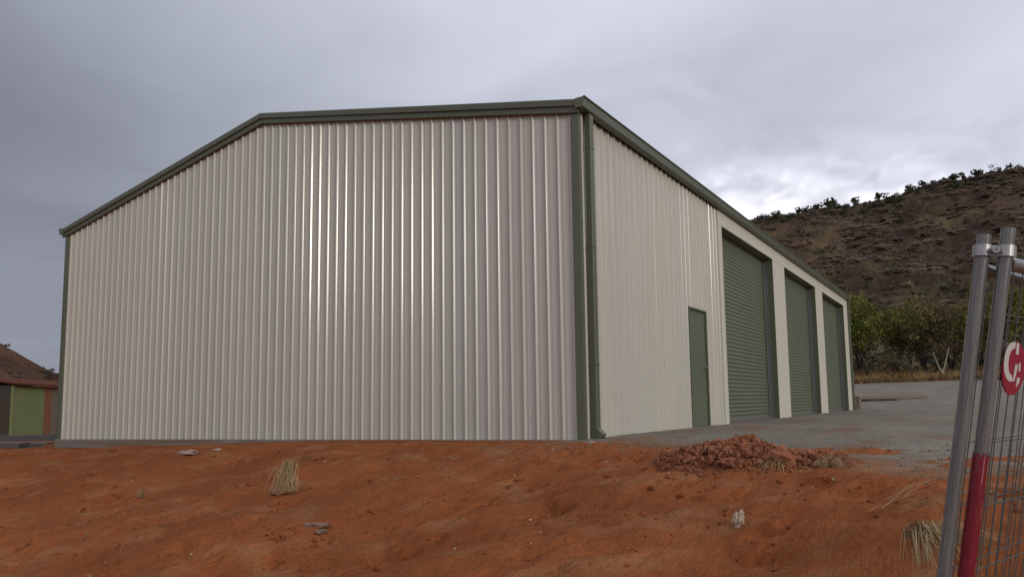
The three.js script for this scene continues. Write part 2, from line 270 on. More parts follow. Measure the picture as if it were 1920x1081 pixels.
function sweepX(profile, xA, yA, xB, yB) {            // (y, z) outline carried between two vertical ends
  const n = profile.length, P = [], U = []; const pt = (e, k) => { const [y, z] = profile[k % n]; return e ? [xB, yB + y, z] : [xA, yA + y, z]; };
  const len = Math.hypot(xB - xA, yB - yA); let run = 0;
  for (let k = 0; k < n; k++) { const [ya, za] = profile[k], [yb, zb] = profile[(k + 1) % n], w = Math.hypot(yb - ya, zb - za);
    for (const [e, q] of [[0, k], [1, k], [1, k + 1], [0, k], [1, k + 1], [0, k + 1]]) { P.push(...pt(e, q)); U.push(e * len, run + (q - k) * w); } run += w; }
  const tri = THREE.ShapeUtils.triangulateShape(profile.map(p => new THREE.Vector2(...p)), []);
  for (const e of [0, 1]) for (const t of tri) for (const k of t) { P.push(...pt(e, k)); U.push(...profile[k]); }
  const g = new THREE.BufferGeometry(); g.setAttribute('position', new THREE.Float32BufferAttribute(P, 3)); g.setAttribute('uv', new THREE.Float32BufferAttribute(U, 2)); g.computeVertexNormals(); return g;
}
const shed = thing('steel_shed', 'large beige ribbed steel shed with dark green trim and three roller doors', 'shed');
mesh('concrete_slab', rbx(-W - 0.04, 0.045, -0.42, -0.004, -L - 0.04, 0.055, 0.012), M.concrete, shed);
const DA = 3.746, DB = 4.649, DH = 2.06, RH = 3.873, doors = [[5.735, 9.692], [10.889, 14.864], [15.984, 20.042]];
cladWall(shed, 'front_wall', -W, 0, () => -0.03, u => roofLine(u) + 0.01, (u, y, d) => [u, y, d], [-W / 2], 3);
cladWall(shed, 'side_wall', 0, 5.55, u => u > DA && u < DB ? DH : -0.03, () => HE, (u, y, d) => [d, y, -u], [DA, DB], 5);
cladWall(shed, 'rear_wall', -W, 0, () => -0.03, u => roofLine(u) + 0.01, (u, y, d) => [u, y, -L - d], [-W / 2], 7);
cladWall(shed, 'far_side_wall', 0, L, () => -0.03, () => HE, (u, y, d) => [-W - d, y, -u], [], 9);
// smooth flashed bay around the roller doors
{
  const b = part('door_bay', shed);
  mesh('header_panel', rbx(-0.02, 0.031, RH, HE, -L + 0.03, -5.55), M.flat, b);
  for (const [z0, z1] of [[5.552, doors[0][0]], [doors[0][1], doors[1][0]], [doors[1][1], doors[2][0]], [doors[2][1], L - 0.03]]) mesh('pier_panel', rbx(-0.02, 0.030, -0.03, RH - 0.003, -z1, -z0), M.flat, b);
}
// roof
for (const s of [-1, 1]) {
  const x0 = s < 0 ? -W - 0.06 : -W / 2, x1 = s < 0 ? -W / 2 : 0.06;
  const g = sheetGeo(0.0, L, () => x0, () => x1, (u, x, d) => [x, roofLine(x) + 0.05 + d, -u], []);
  mesh('roof_sheeting', g, M.trim, shed);
}
mesh('ridge_capping', sweepX([[0.10, -0.02], [0.125, -0.02], [0.125, -L], [0.10, -L]], -W / 2 - 0.16, roofLine(-W / 2 - 0.16), -W / 2, HE + R), M.trim, shed);
mesh('ridge_capping', sweepX([[0.10, -0.02], [0.125, -0.02], [0.125, -L], [0.10, -L]], -W / 2, HE + R, -W / 2 + 0.16, roofLine(-W / 2 + 0.16)), M.trim, shed);
// barge capping: rolled top over a stepped fascia
const barge = [[0.118, -0.12], [0.128, 0.085], [0.122, 0.098], [0.108, 0.100], [0.040, 0.094], [0.034, 0.084], [0.032, 0.066], [-0.040, 0.060], [-0.046, 0.052], [-0.044, 0.040], [0.02, 0.036], [0.06, 0.034], [0.095, -0.12]];
mesh('barge_capping', sweepX(barge, -W - 0.10, roofLine(-W) - 0.019, -W / 2, HE + R), M.trim, shed);
mesh('barge_capping', sweepX(barge, -W / 2, HE + R, 0.06, roofLine(0) - 0.011), M.trim, shed);
const bargeBack = barge.map(([y, z]) => [y, -L - z]).reverse();
mesh('barge_capping', sweepX(bargeBack, -W - 0.10, roofLine(-W) - 0.019, -W / 2, HE + R), M.trim, shed);
mesh('barge_capping', sweepX(bargeBack, -W / 2, HE + R, 0.06, roofLine(0) - 0.011), M.trim, shed);
// gutters along both long sides
for (const s of [1, -1]) {
  const o = [[0.035, 0.11], [0.035, 0.0], [0.040, -0.004], [0.130, -0.004], [0.142, 0.008], [0.150, 0.085], [0.150, 0.118], [0.158, 0.132], [0.170, 0.134], [0.172, 0.124], [0.164, 0.120], [0.144, 0.112], [0.136, 0.012], [0.045, 0.006], [0.045, 0.11]];
  const sh = new THREE.Shape(o.map(([x, y]) => new THREE.Vector2(x, y))); const g = new THREE.ExtrudeGeometry(sh, { depth: L + 0.21, bevelEnabled: false }); g.translate(0, HE + 0.002, -L - 0.105);
  if (s < 0) mirrorX(g).translate(-W, 0, 0);
  const gt = mesh('gutter', g, M.trim, shed);
  const ends = [[0.1052, 0.1082], [-L - 0.1082, -L - 0.1052]].map(([a, b]) => { const e = new THREE.ExtrudeGeometry(new THREE.Shape([[0.035, 0.118], [0.035, -0.004], [0.132, -0.006], [0.150, 0.085], [0.152, 0.120]].map(p => new THREE.Vector2(...p))), { depth: b - a, bevelEnabled: false }); e.translate(0, HE + 0.002, a); if (s < 0) mirrorX(e).translate(-W, 0, 0); return e; });
  for (const e of ends) mesh('end_cap', e, M.trim, gt);
}
// corner flashings
function corner(x, z, sx, sz, t = 0.003, wide = 0.095) {
  const a = x + sx * 0.033, c = z + sz * 0.033, y1 = HE - 0.03;
  const g = mergeGeometries([bx(x - sx * (wide - 0.03), a, -0.028, y1, c, c + sz * t), bx(a, a + sx * t, -0.028, y1, c + sz * t, z - sz * (wide - 0.062)), bx(x - sx * (wide - 0.03), x - sx * (wide - 0.033), -0.028, y1, c, z + sz * 0.004)]);
  mesh('corner_flashing', g, M.trim, shed);
}
corner(0, 0, 1, 1); corner(-W, 0, -1, 1); corner(0, -L, 1, -1); corner(-W, -L, -1, -1);
// downpipes on the long side
function downpipe(zc) {
  const dp = part('downpipe', shed), w = 0.10, d0 = 0.034, d1 = 0.116;
  mesh('pipe', rbx(d0, d1, 0.10, HE + 0.0, zc - w / 2, zc + w / 2, 0.010), M.trim, dp);
  // kicked-out shoe
  const sh = new THREE.Shape([[0.034, 0.115], [0.116, 0.115], [0.190, 0.055], [0.150, -0.012], [0.040, 0.028]].map(p => new THREE.Vector2(...p))); const e = new THREE.ExtrudeGeometry(sh, { depth: w - 0.002, bevelEnabled: true, bevelSize: 0.003, bevelThickness: 0.001, bevelSegments: 1 }); e.translate(0, 0.0, zc - w / 2 + 0.001);
  mesh('shoe', e, M.trim, dp);
  const mo = new THREE.BoxGeometry(0.004, 0.062, w - 0.018); mo.rotateZ(0.54); mo.translate(0.1735, 0.0215, zc); mesh('outlet', mo, M.dark, dp);
  for (const y of [0.9, 2.4, 3.7]) mesh('strap', rbx(d0 - 0.002, d1 + 0.003, y, y + 0.035, zc - w / 2 - 0.003, zc + w / 2 + 0.003, 0.004), M.trim, dp);
}
downpipe(-0.185); downpipe(-L + 0.16);
// personnel door
{
  const d = part('personnel_door', shed);
  mesh('door_leaf', rbx(-0.045, -0.008, 0.012, DH - 0.035, -DB + 0.032, -DA - 0.032, 0.004), M.door, d);
  mesh('door_frame', mergeGeometries([bx(-0.07, 0.031, -0.02, DH, -DA - 0.028, -DA - 0.001), bx(-0.07, 0.031, -0.02, DH, -DB + 0.001, -DB + 0.028), bx(-0.07, 0.031, DH - 0.03, DH - 0.001, -DB + 0.0285, -DA - 0.0285)]), M.door, d);
  mesh('threshold', rbx(-0.06, 0.03, -0.01, 0.010, -DB + 0.03, -DA - 0.03, 0.003), M.galv, d);
  const rose = new THREE.CylinderGeometry(0.027, 0.027, 0.012, 20); rose.rotateZ(Math.PI / 2); rose.translate(-0.002, 1.04, -DB + 0.10);
  const lever = tube([[0.0, 1.04, -DB + 0.10], [0.05, 1.04, -DB + 0.10], [0.056, 1.04, -DB + 0.12], [0.056, 1.038, -DB + 0.21]], 0.010, 0.009, 8, 14);
  mesh('door_handle', mergeGeometries([rose, lever]), M.steel, d);
}
// roller doors
for (const [z0, z1] of doors) {
  const d = part('roller_door', shed), xf = -0.20, pitch = 0.084, n = Math.round((RH + 0.01) / pitch);
  const P = [], U = [], zs = [-z0 - 0.07, -z1 + 0.07], pr = [];
  for (let k = 0; k <= n * 8; k++) { const y = 0.045 + k * pitch / 8, ph = (k % 8) / 8; pr.push([y, xf + 0.010 * (Math.sin(ph * 2 * Math.PI) > 0.55 ? 1 : Math.sin(ph * 2 * Math.PI) < -0.4 ? -0.35 : Math.sin(ph * 2 * Math.PI) * 0.9)]); }
  for (let k = 0; k < pr.length - 1; k++) for (const [e, q] of [[0, k], [1, k], [1, k + 1], [0, k], [1, k + 1], [0, k + 1]]) { P.push(pr[q][1], Math.min(pr[q][0], RH + 0.05), zs[e]); U.push(e * (z1 - z0), pr[q][0]); }
  const g = new THREE.BufferGeometry(); g.setAttribute('position', new THREE.Float32BufferAttribute(P, 3)); g.setAttribute('uv', new THREE.Float32BufferAttribute(U, 2));
  g.computeVertexNormals(); mesh('curtain', toCreasedNormals(g, 0.9), M.door, d);
  mesh('bottom_rail', rbx(xf - 0.02, xf + 0.022, 0.006, 0.062, -z1 + 0.08, -z0 - 0.08, 0.004), M.galv, d);
  for (const [a, s] of [[-z0, -1], [-z1, 1]]) {
    mesh('guide_track', mergeGeometries([bx(xf + 0.016, xf + 0.105, -0.005, RH, a + s * 0.003, a + s * 0.006), bx(xf + 0.016, xf + 0.020, -0.005, RH, a + s * 0.006, a + s * 0.09), bx(xf - 0.03, xf - 0.026, -0.005, RH, a + s * 0.006, a + s * 0.09)]), M.galv, d);
    mesh('jamb_flashing', mergeGeometries([bx(xf + 0.106, 0.034, -0.02, RH - 0.003, a - s * 0.002, a + s * 0.004)]), M.trim, d);
    mesh('edge_flashing', bx(0.0315, 0.036, -0.02, RH + 0.0, a - s * 0.024, a + s * 0.003), M.flat, d);
  }
  mesh('lintel_flashing', bx(xf - 0.1, 0.030, RH - 0.012, RH - 0.004, -z1 + 0.006, -z0 - 0.006), M.trim, d);
  mesh('threshold', rbx(xf - 0.1, 0.25, -0.30, 0.002, -z1, -z0, 0.01), M.concrete, d);
}

// ---------------------------------------------------------------- small stones and clods lying on the bank (nobody could count them)
function scatter(name, label, category, geo, mat, n, seed, place) {
  const rnd = mulberry(seed), im = new THREE.InstancedMesh(geo, mat, n), m = new THREE.Matrix4(), q = new THREE.Quaternion(), e = new THREE.Euler(), c = new THREE.Color();
  for (let i = 0; i < n; i++) { const [x, y, z, s, col, sq = 1, long = 1] = place(rnd); e.set(rnd() * 6.3, rnd() * 6.3, rnd() * 6.3); if (sq < 0) e.set((rnd() - 0.5) * 0.4, rnd() * 6.3, (rnd() - 0.5) * 0.4); if (long > 1) e.y = (rnd() - 0.5) * 0.5; m.compose(new THREE.Vector3(x, y, z), q.setFromEuler(e), new THREE.Vector3(s * long, s * Math.abs(sq), s)); im.setMatrixAt(i, m); im.setColorAt(i, c.setRGB(...col)); }
  im.name = numbered(name); im.castShadow = im.receiveShadow = true; scene.add(im); return tag(im, label, category, null, 'stuff');
}
const white = new THREE.MeshPhysicalMaterial({ roughness: 0.95, specularIntensity: 0.2 });
const onBank = rnd => { const z = 0.3 + 6.2 * Math.pow(rnd(), 0.9), x = -15 + 21 * rnd(); return [x, z]; };
scatter('dirt_clods', 'loose red dirt clods and crumbs over the bank', 'dirt', clodGeo(5, 1, 0.4, 0.75), white, 9000, 41, rnd => {
  let x, z, k = 0; do { [x, z] = onBank(rnd); } while (fbm(x * 0.9 + 12, z * 1.3, 3) < -0.1 + rnd() * 0.35 && k++ < 8);
  const s = 0.0025 + 0.012 * Math.pow(rnd(), 6), v = 0.7 + 0.6 * rnd(); return [x, dirtY(x, z) + s * 0.25, z, s, [0.235 * v, 0.072 * v, 0.024 * v]];
});
scatter('crumbled_clods', 'broken soil clods lying below the crumbled lips of the bank', 'dirt', clodGeo(25, 1, 0.5, 0.7), white, 2800, 42, rnd => {
  const sc = scarps[Math.floor(Math.pow(rnd(), 1.3) * scarps.length)], x = sc[0] + (rnd() + rnd() - 1) * sc[2] * 1.6, z = sc[1] + (rnd() * 1.6 - 0.15) * sc[2], s = 0.004 + 0.02 * Math.pow(rnd(), 4), v = 0.65 + 0.6 * rnd(); return [x, dirtY(x, z) + s * 0.2, z, s, [0.225 * v, 0.072 * v, 0.026 * v]];
});
scatter('pale_pebbles', 'small pale quartz pebbles scattered over the red bank', 'pebbles', clodGeo(9, 1, 0.35, 0.7), white, 420, 43, rnd => {
  const [x, z] = onBank(rnd), s = 0.003 + 0.009 * Math.pow(rnd(), 4), v = 0.5 + 0.5 * rnd(); return [x, dirtY(x, z) + s * 0.3, z, s, [0.50 * v, 0.40 * v, 0.29 * v]];
});
scatter('gravel_stones', 'loose grey gravel stones over the yard edge', 'gravel', clodGeo(14, 1, 0.35, 0.7), white, 2400, 47, rnd => {
  const x = 0.2 + 5.6 * rnd(), z = gravelEdge(x) + 0.5 - 5 * Math.pow(rnd(), 1.5), s = 0.003 + 0.008 * Math.pow(rnd(), 4), v = 0.7 + 0.5 * rnd(); return [x, Math.max(dirtY(x, z), gravelY(x, z)) + s * 0.3, z, s, [0.19 * v, 0.167 * v, 0.13 * v]];
});

// ---------------------------------------------------------------- heap of clods
{
  const hx = 2.56, hz = 2.0, rnd = mulberry(77);
  const shape = (x, z) => { const a = Math.exp(-(((x - 0.05) / 0.34) ** 2 + (z / 0.34) ** 2) * 1.1) * 0.16, b = 0.07 * Math.exp(-(((x + 0.4) / 0.28) ** 2 + ((z - 0.2) / 0.22) ** 2)), c = 0.07 * Math.exp(-(((x - 0.78) / 0.25) ** 2 + ((z - 0.1) / 0.2) ** 2)); return a + b + c; };
  const y0 = level(hx, hz), heap = thing('soil_heap', 'heap of broken red soil clods dumped beside the gravel yard', 'soil heap', [hx, y0, hz]);
  const g = grid(range(-1.15, 1.15, 0.025), range(-0.75, 0.75, 0.025), (x, z) => { const h = shape(x, z), w = dirtY(hx + x, hz + z) - y0; return Math.max(w - 0.03, h * (1 + 0.25 * fbm(x * 5, z * 5, 3)) + w - 0.02 + 0.055 * Math.max(0, h * 6) * fbm(x * 11, z * 11, 4)); }, (x, z) => { const v = 0.95 + 0.25 * fbm(x * 6, z * 6, 3); return [0.38 * v, 0.145 * v, 0.075 * v]; }, 1 / 1.1);
  mesh('mound', g, M.dirt, heap);
  const vars = [0, 1, 2, 3, 4, 5].map(k => clodGeo(3.3 * k + 1, 1, 0.42, 0.8));
  for (let i = 0; i < 290; i++) {
    const big = i < 24, a = rnd() * 6.283, rr = Math.pow(rnd(), 0.62);
    let x = 0.05 + Math.cos(a) * rr * 0.44, z = Math.sin(a) * rr * 0.50;
    if (i % 4 === 0) { x = -0.46 + rnd() * 0.46; z = 0.06 + rnd() * 0.36; } if (i % 9 === 0) { x = 0.36 + rnd() * 0.34; z = rnd() * 0.3; }
    const s = big ? 0.026 + 0.026 * rnd() : 0.009 + 0.020 * Math.pow(rnd(), 1.4), w = dirtY(hx + x, hz + z) - y0;
    const m = mesh('clod', vars[i % 6], M.clods[Math.floor(rnd() * 3.4)], heap); m.position.set(x, w + shape(x, z) * 1.0 + s * 0.25, z); m.rotation.set(rnd() * 6, rnd() * 6, rnd() * 6); m.scale.set(s * (0.8 + rnd() * 0.5), s * (0.7 + 0.4 * rnd()), s * (0.8 + rnd() * 0.5));
  }
  const bd = mesh('boulder', clodGeo(21, 2, 0.3, 0.8), M.clods[0], heap); bd.position.set(0.40, shape(0.4, 0.36) + 0.03 + dirtY(hx + 0.4, hz + 0.36) - y0, 0.36); bd.scale.set(0.13, 0.10, 0.10);
}

scatter('soil_crumbs', 'fine crumbs of soil spilling round the soil heap', 'soil', clodGeo(17, 1, 0.4, 0.8), white, 2600, 79, rnd => { const a = rnd() * 6.283, r = Math.pow(rnd(), 0.8), x = 2.64 + Math.cos(a) * r * 0.78, z = 2.1 + Math.sin(a) * r * 0.55, dx = x - 2.61, dz = z - 2.0, s = 0.004 + 0.011 * Math.pow(rnd(), 2), v = 0.7 + 0.6 * rnd(); const h = Math.exp(-((dx / 0.34) ** 2 + (dz / 0.34) ** 2) * 1.1) * 0.16 + 0.07 * Math.exp(-(((dx + 0.45) / 0.28) ** 2 + ((dz - 0.2) / 0.22) ** 2)) + 0.07 * Math.exp(-(((dx - 0.73) / 0.25) ** 2 + ((dz - 0.1) / 0.2) ** 2)); return [x, dirtY(x, z) + h + s * 0.2, z, s, [0.24 * v, 0.094 * v, 0.047 * v]]; });
// ---------------------------------------------------------------- dry grass, straw, scraps
function blades(n, seed, fn) {                          // ribbons; fn gives [points, width, colour]
  const rnd = mulberry(seed), P = [], Cc = [];
  for (let i = 0; i < n; i++) {
    const [pts, w, c] = fn(rnd, i), side = rnd() * 6.283, sx = Math.cos(side) * w, sz = Math.sin(side) * w;
    for (let k = 0; k < pts.length - 1; k++) { const t0 = 1 - 0.75 * k / (pts.length - 1), t1 = 1 - 0.75 * (k + 1) / (pts.length - 1), a = pts[k], b = pts[k + 1];
      const q = [[a[0] - sx * t0, a[1], a[2] - sz * t0], [a[0] + sx * t0, a[1], a[2] + sz * t0], [b[0] + sx * t1, b[1], b[2] + sz * t1], [b[0] - sx * t1, b[1], b[2] - sz * t1]];
      for (const o of [0, 1, 2, 0, 2, 3]) { P.push(...q[o]); Cc.push(...c); } }
  }
  const g = new THREE.BufferGeometry(); g.setAttribute('position', new THREE.Float32BufferAttribute(P, 3)); g.setAttribute('color', new THREE.Float32BufferAttribute(Cc, 3)); g.computeVertexNormals(); return g;
}
const strawCol = (rnd, b = 1) => { const v = b * (0.65 + 0.6 * rnd()); return [0.38 * v, 0.275 * v, 0.145 * v]; };
{ // mop-like tuft on the bank: stems rise from a crown and flop down the slope
  const x = -1.22, z = 3.27, t = thing('dry_grass_tuft', 'bleached dry grass tuft drooping down the red bank like a mop', 'grass tuft', [x, dirtY(x, z), z]);
  mesh('drooping_blades', blades(240, 5, rnd => { const a = (rnd() - 0.5) * 2.4 + 1.1 + 0.3 * rnd(), sp = 0.03 + 0.12 * rnd() * rnd() + 0.04 * rnd(), h = (0.15 + 0.15 * rnd()) * (rnd() < 0.15 ? 0.5 : 1), dx = Math.cos(a) * sp * 0.8, dz = Math.abs(Math.sin(a)) * sp + 0.02; const gy = dirtY(x + dx * 1.6, z + dz * 1.8) - dirtY(x, z), j = () => 0.035 * (rnd() - 0.5), e = rnd() < 0.3 ? 0.5 * rnd() : 0.12 * rnd(); return [[[0.05 * (rnd() - 0.5), 0.0, -0.02 + j()], [dx * 0.2 + j(), h * 0.75, dz * 0.2 + j()], [dx * 0.65 + j(), h * (0.9 + 0.15 * rnd()), dz * 0.65 + j()], [dx * 1.2 + 2 * j(), h * (0.45 + 0.3 * rnd()), dz * 1.25 + j()], [dx * 1.5 + 3 * j(), Math.max(gy, h * e), dz * (1.3 + 0.6 * rnd()) + 2 * j()]], 0.0014 + 0.0026 * rnd(), strawCol(rnd, 0.75 + 0.5 * rnd())]; }), M.straw, t);
  mesh('upright_stems', blades(18, 6, rnd => { const a = rnd() * 6.283, l = 0.08 * rnd(); return [[[0, 0, 0], [Math.cos(a) * l * 0.4, 0.18, Math.sin(a) * l * 0.4], [Math.cos(a) * l, 0.30 + 0.07 * rnd(), Math.sin(a) * l]], 0.0016, strawCol(rnd, 0.8)]; }), M.straw, t);
  mesh('root_clump', (() => { const g = clodGeo(31, 2, 0.4, 0.5); g.scale(0.07, 0.05, 0.06); g.translate(-0.06, 0.0, 0.10); return g; })(), M.clods[3], t);
}
function strawHeap(name, label, x, z, n, len, dir, spread, seed, b = 1, hgt = 0.1) {
  const y = dirtY(x, z), o = mesh(name, blades(n, seed, rnd => { const a = dir + (rnd() - 0.5) * spread, l = len * (0.4 + 0.8 * rnd()), ox = (rnd() - 0.5) * len * 0.5, oz = (rnd() - 0.5) * len * 0.35, h = hgt * rnd(); const p = t => { const px = ox + Math.cos(a) * l * t, pz = oz + Math.sin(a) * l * t; return [px, Math.max(dirtY(x + px, z + pz) - y + 0.004, dirtY(x + px, z + pz) - y + h * Math.sin(Math.PI * (0.15 + 0.75 * t)) + 0.02 * (rnd() - 0.5)), pz]; }; return [[p(0), p(0.33), p(0.66), p(1)], 0.0022, strawCol(rnd, b)]; }), M.straw);
  o.position.set(x, y, z); return tag(o, label, 'dry grass');
}
strawHeap('straw_clump', 'flattened clump of long dry straw on the bank beside the fence posts', 4.05, 4.32, 330, 0.30, 0.85, 1.5, 8, 0.9, 0.05);
strawHeap('dry_roots', 'few long bleached root strands lying above the straw clump', 3.86, 3.85, 16, 0.4, -0.3, 0.9, 9, 1.25, 0.12);
strawHeap('dry_roots', 'tangle of dry roots lying at the foot of the soil heap', 3.0, 2.45, 60, 0.26, 2.6, 3.0, 10, 0.95, 0.08);
strawHeap('straw_clump', 'loose dry straw caught in dirt at the gravel edge', 3.27, 2.28, 190, 0.30, 0.1, 3.5, 12, 1.0, 0.09);
strawHeap('dead_weed', 'small greyish dead weed low on the red bank', -3.11, 3.51, 60, 0.12, 1.4, 5.5, 13, 0.7, 0.10);
strawHeap('dry_sticks', 'scattered brown sticks and dry stalks above the drooping tuft', -2.3, 2.2, 46, 0.4, 0.2, 3.2, 15, 0.55, 0.05);
// crumpled pale lumps and scraps
function lump(name, label, cat, x, z, s, sc, col, seed, lift = 0.3) { const m = mesh(name, clodGeo(seed, 3, 0.5, 1), new THREE.MeshStandardMaterial({ color: lin(...col), roughness: 0.9 })); m.scale.set(s * sc[0], s * sc[1], s * sc[2]); m.rotation.y = seed; m.position.set(x, dirtY(x, z) + s * sc[1] * lift, z); return tag(m, label, cat); }
lump('crumpled_rag', 'crumpled pale rag half buried in the middle of red bank', 'rag', 3.06, 3.74, 0.042, [0.75, 1.15, 0.75], [0.40, 0.31, 0.23], 4, 0.6);
lump('plaster_scrap', 'flat pale pinkish scrap lying on dirt below the long wall', 'scrap', -4.97, 1.84, 0.17, [1.2, 0.16, 0.55], [0.36, 0.25, 0.21], 6, 0.3);
lump('plaster_scrap', 'small white chip lying beside the pale pinkish scrap', 'scrap', -4.75, 1.58, 0.06, [1.3, 0.25, 0.6], [0.42, 0.31, 0.26], 8, 0.3);
lump('flat_stone', 'flat brown stone slab sunk in the lower red bank', 'stone', -0.09, 4.0, 0.08, [1.3, 0.22, 0.8], [0.20, 0.10, 0.065], 10, 0.35);
lump('grey_stone', 'dull olive stone lying beside the flat brown slab', 'stone', 0.05, 4.06, 0.045, [1.2, 0.35, 0.8], [0.15, 0.095, 0.06], 11, 0.35);
lump('white_flake', 'thin white flake on dirt near the shed corner', 'scrap', 0.46, 0.66, 0.06, [1.3, 0.12, 0.6], [0.42, 0.36, 0.31], 12, 0.4);

// ---------------------------------------------------------------- steel lengths stacked off the shed's far corner
function channel(len, w, h, t = 0.006) { const s = new THREE.Shape([[0, 0], [w, 0], [w, 0.03], [w - t, 0.03], [w - t, t], [t, t], [t, h - t], [w - t, h - t], [w - t, h - 0.03], [w, h - 0.03], [w, h], [0, h]].map(p => new THREE.Vector2(...p))); const g = new THREE.ExtrudeGeometry(s, { depth: len, bevelEnabled: false }); g.translate(-w / 2, 0, -len); return g; }
const purlinMat = new THREE.MeshStandardMaterial({ color: lin(0.13, 0.126, 0.118), roughness: 0.55, metalness: 0.3 });
[['dark steel channel with pale upper edge lying on the dirt past the shed corner', -12.62, -0.16, 0.34, 1.50, 0.0, 0.10, 0.20],
 ['blue grey steel channel leaning over the others beside the shed corner', -12.28, -0.06, -0.55, 1.46, 0.012, 0.14, 0.16],
 ['grey steel channel lying between the dark channel and the shed corner', -12.45, -0.20, -0.02, 1.55, 0.006, 0.12, 0.18]].forEach(([label, x, y, z, a, tilt, w, h]) => { const m = mesh('steel_channel', channel(6.0, h, w), purlinMat); m.position.set(x, y, z); m.rotation.set(0, a + 0.02, 0); m.rotateX(-tilt); tag(m, label, 'steel channel', null); });
// ---------------------------------------------------------------- low green shed beyond
{
  const y0 = -0.55, ang = Math.atan2(2.9, 3.35), g = thing('low_shed', 'low green shed with orange stripe and rust red roof beyond the steel shed', 'shed', [-34.3, y0, -8.72]);
  g.rotation.y = ang;                                   // local -z runs along the front wall, +x faces out
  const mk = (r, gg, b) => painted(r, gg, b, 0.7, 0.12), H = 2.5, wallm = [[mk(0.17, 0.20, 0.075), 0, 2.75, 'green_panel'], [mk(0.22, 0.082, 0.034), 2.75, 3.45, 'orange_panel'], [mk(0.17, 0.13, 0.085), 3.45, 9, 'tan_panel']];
  for (const [m, a, b, n] of wallm) mesh(n, bx(-0.1, 0, 0, H, -b + 0.006, -a - 0.006), m, g);
  mesh('painted_shade_wall', bx(-5, -0.11, 0, H, -0.12, 0), mk(0.045, 0.033, 0.022), g); mesh('rear_wall', bx(-5.1, -5.0, 0, H, -9, 0), wallm[2][0], g);  // end wall coloured near-black, painting in the shade of an open side
  const roof = new THREE.BufferGeometry(), xs = [0.25, -2.5, -5.3], ys = [H + 0.02, H + 0.5, H + 0.02], gs = [];
  for (const k of [0, 1]) { const s = new THREE.Shape([[xs[k], ys[k]], [xs[k + 1], ys[k + 1]], [xs[k + 1], ys[k + 1] + 0.08], [xs[k], ys[k] + 0.08]].map(p => new THREE.Vector2(...p))); const e = new THREE.ExtrudeGeometry(s, { depth: 9.5, bevelEnabled: false }); e.translate(0, 0, -9.25); gs.push(e); }
  mesh('roof', mergeGeometries(gs), new THREE.MeshPhysicalMaterial({ color: lin(0.11, 0.042, 0.024), roughness: 1, specularIntensity: 0.1 }), g);
}

// ---------------------------------------------------------------- trees and scrub
function treeGroup(name, o, seed) {                      // trunk with limbs, crown of leaf-sized faces in clumps
  const rnd = mulberry(seed), g = new THREE.Group(), tr = [], tips = [], H = o.h;
  const stems = o.stems || 1;
  for (let s = 0; s < stems; s++) {
    const a0 = rnd() * 6.283, ln = (o.lean || 0.1) * (stems > 1 ? 1.6 : 1), top = [Math.cos(a0) * H * ln, H * o.trunk, Math.sin(a0) * H * ln];
    tr.push(tube([[0, -0.2, 0], [top[0] * 0.3 + 0.05 * H * (rnd() - 0.5), top[1] * 0.45, top[2] * 0.3 + 0.05 * H * (rnd() - 0.5)], top], o.r, o.r * 0.6, 6, 6));
    const nl = o.limbs; for (let k = 0; k < nl; k++) { const a = a0 + k * 6.283 / nl + rnd(), el = 0.35 + 0.9 * rnd(), l = o.w * (0.55 + 0.45 * rnd()), e = [top[0] + Math.cos(a) * l * Math.cos(el), Math.min(H * 0.95, top[1] + l * Math.sin(el) * o.up), top[2] + Math.sin(a) * l * Math.cos(el)]; tr.push(tube([top, [mix(top[0], e[0], 0.5) + 0.1 * (rnd() - 0.5), mix(top[1], e[1], 0.6), mix(top[2], e[2], 0.5)], e], o.r * 0.5, o.r * 0.14, 5, 5)); tips.push(e); tips.push([mix(top[0], e[0], 0.6), mix(top[1], e[1], 0.7), mix(top[2], e[2], 0.6)]); }
  }
  const bark = mesh('trunk', mergeGeometries(tr), o.bark || M.bark, g);
  if (o.leaves) {
    const P = [], Cc = [], v = new THREE.Vector3(), ax = new THREE.Vector3(), up = new THREE.Vector3();
    const clumps = []; for (let k = 0; k < o.clumps; k++) { const t = tips[Math.floor(rnd() * tips.length)], q = o.w * 0.38; clumps.push([t[0] + (rnd() - 0.5) * q * 2, Math.max(o.low * H, t[1] + (rnd() - 0.6) * q * 1.5), t[2] + (rnd() - 0.5) * q * 2, o.w * (0.09 + 0.17 * rnd()), 0.65 + 0.6 * rnd()]); }
    for (let i = 0; i < o.leaves; i++) {
      const c = clumps[i % clumps.length]; let x, y, z; do { x = rnd() * 2 - 1; y = rnd() * 2 - 1; z = rnd() * 2 - 1; } while (x * x + y * y + z * z > 1);
      const f = c[3] * 1.25, p = [c[0] + x * f, c[1] + y * f * 0.75, c[2] + z * f], s = o.leaf * (0.6 + 0.8 * rnd());
      ax.set(rnd() - 0.5, rnd() - 0.5, rnd() - 0.5).normalize(); up.set(rnd() - 0.5, rnd() - 0.5, rnd() - 0.5).cross(ax).normalize();
      const a = ax.clone().multiplyScalar(s), b = up.clone().multiplyScalar(s * 0.5), vv = c[4] * (0.75 + 0.5 * rnd()), col = rnd() < 0.22 ? o.col2 : o.col;
      const q = [[-1, 0], [0, -1], [1, 0], [0, 1]].map(([m, n]) => [p[0] + a.x * m + b.x * n, p[1] + a.y * m + b.y * n, p[2] + a.z * m + b.z * n]);
      for (const k of [0, 1, 2, 0, 2, 3]) { P.push(...q[k]); Cc.push(col[0] * vv, col[1] * vv, col[2] * vv); }
    }
    const cg = new THREE.BufferGeometry(); cg.setAttribute('position', new THREE.Float32BufferAttribute(P, 3)); cg.setAttribute('color', new THREE.Float32BufferAttribute(Cc, 3)); cg.computeVertexNormals(); mesh('crown', cg, M.leaf, g);
  }
  return g;
}
